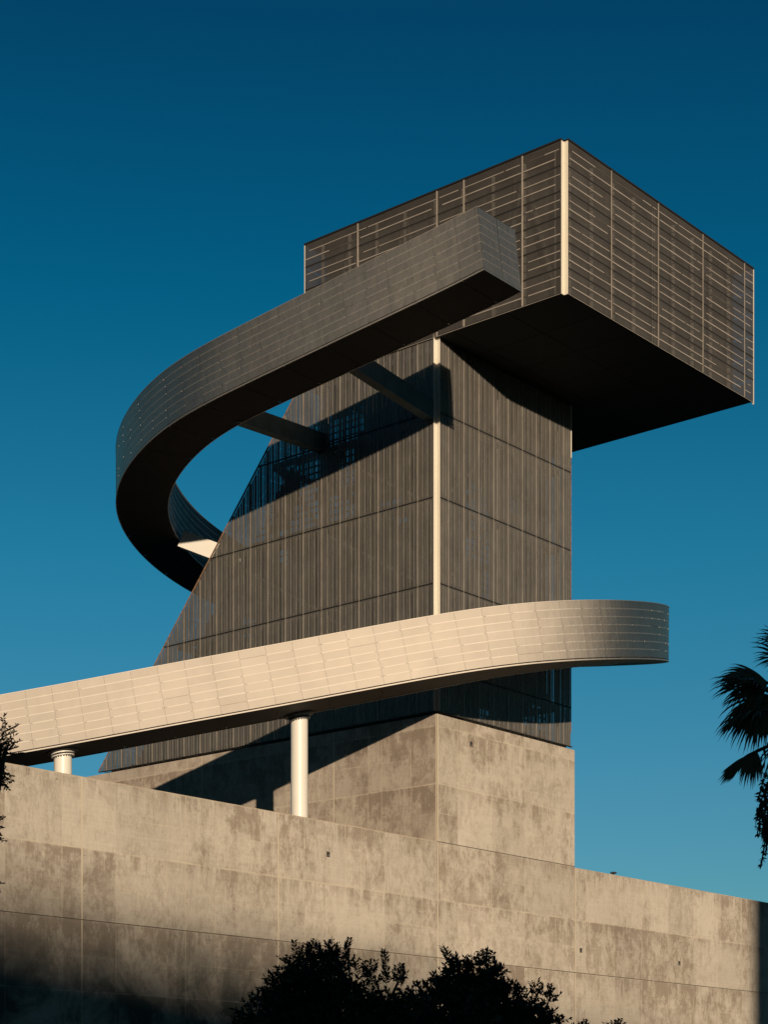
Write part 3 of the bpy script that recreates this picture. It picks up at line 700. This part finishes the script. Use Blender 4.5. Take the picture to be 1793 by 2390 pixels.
def tree(clumps, twigs, depth, label, seed, trunk, cov=3.6, lp=12.5, group='dark trees in front of the wall', upz=1.0):
    """clumps (x, y, radius) and twigs (x, y, dx, dy) give the sizes of the crown's parts; leaves fill them in three dimensions"""
    r = random.Random(seed); k = depth / F; L = lp * k
    base = Vector((px(trunk[0], 0, depth).x, depth + trunk[1], GZ))
    o = empty('leafy_tree', base, label=label, cat='tree', group=group)
    lv = Leaves(); wd = MB(); cs = []
    for (x, y, rad) in clumps:
        rad = max(7, rad - (11 if lp > 11 else 6)); c = px(x, y, depth) + Vector((0, r.uniform(-.8, .8) * rad * k, 0)); R_ = rad * k; cs.append((c, R_))
        n = int(cov * math.pi * R_ * R_ / (L * L * .36))
        ns = max(4, int(n / 13))
        for _ in range(ns):                       # sprigs: a twig with alternate leaves
            dr = rv(r); dr.z = abs(dr.z) * .7 + dr.z * .3; q = c + dr * R_ * (r.random() ** .45) * .88
            d = (dr + rv(r) * .7 + Vector((0, 0, .35))).normalized(); ln = L * r.uniform(1.5, 2.7)
            e = q + d * ln
            wd.tube(q, e, L * .05, L * .025, 3)
            for j in range(13):
                t = j / 12; pp = q + d * ln * t; sd = (rv(r) * .9 + d * .75).normalized()
                lv.leaf(pp, sd, rv(r), L * r.uniform(.7, 1.15), L * r.uniform(.34, .46))
        if rad > 20:                              # older, denser foliage deep in the clump
            for _ in range(int(3.2 * math.pi * R_ * R_ * .6 / (L * L * 1.6))):
                q = c + rv(r) * R_ * .80 * (r.random() ** .5); lv.leaf(q, rv(r), Vector((r.uniform(-.4, .4), -1, r.uniform(-.4, .4))), L * 2.0, L * 1.3)
    for (x, y, dx, dy) in twigs:                  # long shoots above the crown
        e = px(x, y, depth); q = px(x + dx, y + dy, depth) + Vector((0, r.uniform(-.05, .05), 0)); d = (e - q); ln = d.length; d = d.normalized()
        wd.tube(q, e, L * .09, L * .03, 4); m = int(ln / (L * .30))
        for j in range(m):
            t = (j + .5) / m; pp = q + d * ln * t
            for sgn in (-1, 1):
                side = Vector((sgn, r.uniform(-.6, .6), .0)); sd = (side + d * .8 + rv(r) * .3).normalized()
                lv.leaf(pp, sd, rv(r), L * r.uniform(.8, 1.15) * (1.1 - .35 * t), L * .4)
    # trunk and limbs up to the clumps
    top = sum((c for c, _ in cs), Vector()) / len(cs); fork = Vector((base.x, base.y, min(top.z - .6, base.z + (top.z - base.z) * .55)))
    tk = MB(); tk.tube(base, fork, .13, .09, 10); tk.build('trunk', M['bark'], o)
    for c, R_ in cs:
        if r.random() < .75: wd.tube(fork, c, .05, .015, 5)
    wd.build('branch', M['bark'], o); lv.build('crown', M['leaf'], o)
    return o
tree([(588, 2352, 20), (575, 2372, 22), (600, 2385, 34), (570, 2400, 40), (545, 2405, 30)], [(583, 2312, 8, 30), (597, 2322, 2, 26), (573, 2345, 14, 25)], 19.0, 'smallest dark tree top at the lower left of the bush line', 5, (590, .2), cov=4)
tree([(685, 2278, 38), (655, 2310, 42), (640, 2350, 46), (735, 2245, 36), (770, 2240, 34), (795, 2262, 34), (720, 2290, 60), (770, 2310, 62), (700, 2345, 70), (820, 2315, 44), (845, 2345, 50), (660, 2395, 70), (760, 2395, 85), (850, 2400, 70), (905, 2355, 46), (930, 2290, 24), (960, 2350, 45), (925, 2400, 60), (880, 2300, 20), (648, 2290, 24), (865, 2268, 14)],
     [(686, 2196, 5, 60), (703, 2206, -4, 40), (735, 2192, -6, 40), (742, 2196, -2, 44), (775, 2192, 4, 40), (762, 2197, 8, 40), (790, 2205, -4, 40), (816, 2188, -12, 80), (812, 2200, -14, 60), (650, 2232, 50, 30), (655, 2236, 40, 20), (863, 2238, -6, 45), (878, 2240, -14, 50), (850, 2243, 2, 40), (832, 2245, 5, 40), (895, 2215, 6, 80), (901, 2222, 2, 60), (937, 2248, -6, 40), (940, 2252, -4, 50), (925, 2252, 4, 40), (640, 2262, 14, 24), (632, 2280, 18, 24)],
     22.0, 'dark leafy tree below the tall column with thin shoots rising above its crown', 6, (780, .4), cov=8.5, lp=13.5)
tree([(1010, 2335, 40), (1040, 2300, 38), (1065, 2275, 34), (1085, 2262, 26), (1132, 2252, 27), (1145, 2275, 34), (1110, 2300, 50), (1160, 2310, 40), (1060, 2340, 62), (1130, 2350, 72), (1185, 2325, 30), (1000, 2390, 60), (1090, 2400, 90), (1190, 2375, 60), (1230, 2345, 30), (1265, 2325, 22), (1280, 2345, 22), (1250, 2385, 50), (1290, 2385, 28), (1215, 2310, 18), (985, 2330, 24)],
     [(1030, 2207, 22, 44), (1042, 2212, 14, 40), (1060, 2225, 0, 30), (1085, 2232, 2, 30), (1098, 2238, -4, 28), (1130, 2215, 2, 26), (1120, 2220, 4, 28), (1142, 2216, -2, 26), (1152, 2222, -6, 26), (1111, 2232, 8, 26), (1238, 2290, 14, 30), (1262, 2294, 0, 28), (1285, 2296, -8, 30), (1290, 2305, -14, 26), (1205, 2295, 4, 26), (1300, 2350, -14, 18), (1308, 2368, -14, 14)],
     23.0, 'dark rounded leafy tree in front of the tower corner at the bottom edge', 7, (1110, .3), cov=8.5, lp=13.5)
tree([(1352, 2420, 16), (1368, 2416, 12), (1440, 2418, 18), (1455, 2412, 12), (1420, 2425, 18)], [(1366, 2378, -4, 30), (1355, 2384, 0, 28), (1372, 2386, -8, 26), (1448, 2376, -4, 34), (1430, 2382, 4, 30), (1440, 2380, 0, 30), (1412, 2386, 8, 28)], 21.0, 'dark shoots just showing at the bottom edge right of the rounded tree', 8, (1400, .2), cov=3)
tree([(-30, 1760, 46), (4, 1735, 26), (16, 1752, 20), (-6, 1700, 22), (-60, 1720, 60), (-110, 1780, 80), (0, 1772, 22), (-8, 1800, 22), (2, 1822, 14), (-40, 1830, 40), (-90, 1880, 60), (-30, 1940, 34), (-150, 1700, 80), (-200, 1800, 90), (-120, 1980, 60), (-45, 2090, 40)],
     [(44, 1690, -34, 20), (36, 1706, -30, 14), (14, 1684, -14, 30), (48, 1728, -36, 14), (40, 1742, -30, 6), (56, 1756, -42, 2), (36, 1760, -30, -4), (34, 1812, -30, -8), (30, 1822, -28, -10), (20, 1842, -18, -16), (16, 1836, -18, -18), (10, 1906, -26, 14), (8, 1930, -24, 4), (12, 1962, -30, -8), (6, 1956, -24, -6), (6, 2060, -30, 6)],
     18.0, 'leafy tree whose branches reach in at the left edge of the picture', 9, (-130, .3), cov=4.0, lp=10.5)
# ---- fan palm at the right edge
PD = 32.0; KP = PD / F
pr = random.Random(21)
palm = empty('fan_palm', (px(1868, 0, PD).x, PD, GZ), label='dark fan palm at the right edge with drooping fronds and hanging fruit stalks', cat='palm tree')
hub0 = px(1868, 1640, PD)
tk = MB(); prev = Vector((hub0.x, hub0.y, GZ)); 
for i in range(12):
    z = GZ + (hub0.z - GZ) * (i + 1) / 12; nx = Vector((hub0.x + .03 * math.sin(i), hub0.y, z)); tk.tube(prev, nx, .26 - .008 * i, .27 - .008 * i, 14); prev = nx
tk.build('trunk', M['bark'], palm)
def frond(hub, d, up, L, spread, nseg, droop, petfrom=None, w=.030):
    mb = MB(); lf = Leaves()
    d = d.normalized(); side = d.cross(up).normalized()
    if petfrom is not None: mb.tube(petfrom, hub, .035, .022, 6)
    for i in range(nseg):
        t = (i + .5) / nseg * 2 - 1; a = t * spread
        dr = (d * math.cos(a) + side * math.sin(a)).normalized(); ln = L * (1 - .25 * abs(t)**2) * pr.uniform(.88, 1.08)
        p = hub.copy(); wd = w; K = 7; pts = [p.copy()]; dd = dr.copy() + up * .10 * pr.uniform(-1, 1)
        for k in range(K):
            dd = (dd + Vector((0, 0, -droop * (k / K) ** 1.4 * pr.uniform(.7, 1.3)))).normalized(); p = p + dd * ln / K; pts.append(p.copy())
        for k in range(K):
            q0, q1 = pts[k], pts[k+1]; f0 = .55 + 1.4 * (k / K) if k / K < .4 else 1.3 * (1 - k / K) ** .8; f1 = .55 + 1.4 * ((k+1) / K) if (k+1) / K < .4 else 1.3 * (1 - (k+1) / K) ** .8
            sx = (q1 - q0).cross(up if k < 4 else Vector((0, 1, 0))); sx = sx.normalized() if sx.length > 1e-6 else side
            n = len(lf.v); lf.v += [q0 - sx * wd * f0, q1 - sx * wd * f1, q1 + sx * wd * f1 + up * .004, q0 + sx * wd * f0 + up * .004]; lf.f.append((n, n+1, n+2, n+3))
    n = len(mb.v)
    for v in lf.v: mb.v.append(tuple(v)); mb.uv.append((0, 0))
    for f_ in lf.f: mb.f.append(tuple(i + n for i in f_))
    return mb.build('frond', M['frond'], palm)
def pd(dx, dy, dz=0.): return Vector((dx, dz, -dy))          # a direction given in photo terms (right, down)
frond(px(1790, 1592, PD), pd(-1, .12, -.2), pd(.12, -.5, -1).normalized(), 128 * KP, 1.05, 34, .34, hub0)
frond(px(1800, 1625, PD), pd(-.72, .55, .2), pd(.1, -.3, -1).normalized(), 150 * KP, .95, 34, .40, hub0)
frond(px(1775, 1640, PD), pd(-.45, .8, -.1), pd(0, -.2, -1).normalized(), 115 * KP, .9, 26, .30, hub0)
frond(px(1742, 1765, PD), pd(-.80, .78, -.1), pd(.1, -.1, -1).normalized(), 92 * KP, .24, 15, .05, px(1830, 1725, PD), w=.026)
frond(px(1765, 1752, PD), pd(-.35, .95, .1), pd(0, -.1, -1).normalized(), 88 * KP, .75, 20, .45, px(1830, 1725, PD), w=.026)
frond(px(1835, 1490, PD), pd(-1, -.15, 0), pd(0, -.3, -1).normalized(), 72 * KP, .6, 15, .15, hub0, w=.022)
frond(px(1850, 1530, PD), pd(-1, .05, .1), pd(0, -.5, -1).normalized(), 92 * KP, .5, 15, .2, hub0, w=.022)
for i in range(16):
    a = pr.uniform(-.5, 3.6); e = pr.uniform(-.6, .9); d = Vector((math.cos(a) * math.cos(e) + .55, math.sin(a) * .9, math.sin(e))).normalized()
    u2 = Vector((0, 0, 1)); u2 = (u2 - d * u2.dot(d)).normalized()
    frond(hub0 + d * .75, d, u2, .95, 1.1, 22, .35, hub0)
# hanging fruit stalks and dead leaf skirt
lf = Leaves(); mb = MB()
for (x0, y0, x1, y1, x2, y2) in ((1800, 1760, 1776, 1840, 1771, 1862), (1805, 1770, 1786, 1860, 1768, 1945), (1812, 1800, 1790, 1930, 1778, 2015), (1815, 1800, 1792, 1900, 1788, 1990), (1812, 1780, 1780, 1850, 1767, 1905)):
    a, b, c = px(x0, y0, PD), px(x1, y1, PD), px(x2, y2, PD); prev = a
    for k in range(1, 13):
        t = k / 12; q = a * (1-t)**2 + b * 2*t*(1-t) + c * t*t; mb.tube(prev, q, .014, .012, 4)
        if t > .3:
            for _ in range(7):
                d = rv(pr); lf.leaf(q, (d + Vector((0, 0, -.8))).normalized(), rv(pr), pr.uniform(.05, .13), .035)
        prev = q
n = len(mb.v)
for v in lf.v: mb.v.append(tuple(v)); mb.uv.append((0, 0))
for f_ in lf.f: mb.f.append(tuple(i + n for i in f_))
mb.build('fruit_stalk', M['frond'], palm)
lf = Leaves()
for _ in range(1100):
    z = pr.uniform(1500, 1950) if pr.random() < .3 else pr.gauss(1900, 45); R_ = 38 + 30 * math.exp(-((z - 1895) / 60)**2) + 18 * math.exp(-((z - 1760) / 70)**2); 
    if z > 1960 or z < 1650: continue
    a = pr.uniform(0, 6.283); q = px(1836, z, PD) + Vector((math.cos(a) * R_ * KP, math.sin(a) * R_ * KP, 0)) * pr.uniform(.5, 1.)
    lf.leaf(q, Vector((pr.uniform(-.3, .3), pr.uniform(-.3, .3), -1)).normalized(), rv(pr), pr.uniform(.10, .30), .05)
lf.build('dead_leaf_skirt', M['frond'], palm)
# ------------------------------------------------------------------ unseen street behind the camera: long evening shadows, plus towers added to cut sky fill
def block(name, x0, x1, y0, y1, h, label, floors, bays, grp):
    o = empty(name, ((x0 + x1) / 2, y1, GZ), label=label, cat='building', group=grp)
    m = MB(); m.hexa([(x0, y0, GZ), (x1, y0, GZ), (x1, y1, GZ), (x0, y1, GZ), (x0, y0, h), (x1, y0, h), (x1, y1, h), (x0, y1, h)])
    m.build('wall', simple('rendered_wall', (.30, .27, .23), .85, 0, .15, .4), o)
    m = MB(); m.hexa([(x0 - .2, y0 - .2, h), (x1 + .2, y0 - .2, h), (x1 + .2, y1 + .2, h), (x0 - .2, y1 + .2, h), (x0 - .2, y0 - .2, h + .3), (x1 + .2, y0 - .2, h + .3), (x1 + .2, y1 + .2, h + .3), (x0 - .2, y1 + .2, h + .3)]); m.build('parapet', M['stud'], o)
    fh = (h - GZ) / floors; bw = (x1 - x0) / bays
    for i in range(floors):
        for j in range(bays):
            xa = x0 + bw * (j + .2); xb = x0 + bw * (j + .8); za = GZ + fh * (i + .3); zb = GZ + fh * (i + .85)
            w = MB(); w.hexa([(xa, y1 - .05, za), (xb, y1 - .05, za), (xb, y1 + .04, za), (xa, y1 + .04, za), (xa, y1 - .05, zb), (xb, y1 - .05, zb), (xb, y1 + .04, zb), (xa, y1 + .04, zb)]); w.build('window', simple_win, o)
simple_win = simple('window_glass', (.03, .04, .05), .1)
BLK = []
block('office_block', 40, 230, -580, -540, 92.6, 'long low office block across the street behind the viewpoint', 10, 14, None)
block('unseen_blocker_tower', 50.0, 130, -42, -20, 88.0, 'unseen office tower on the right behind the viewpoint, made taller to cut sky fill', 16, 12, None)  # casts the right wall shadow; raised to hold back sky light
block('unseen_blocker_tower', -110, -14, -60, -22, 88.0, 'added tower block on the left behind the viewpoint, only to cut sky fill', 16, 14, None)  # added tower, only dims the sky light on shaded faces
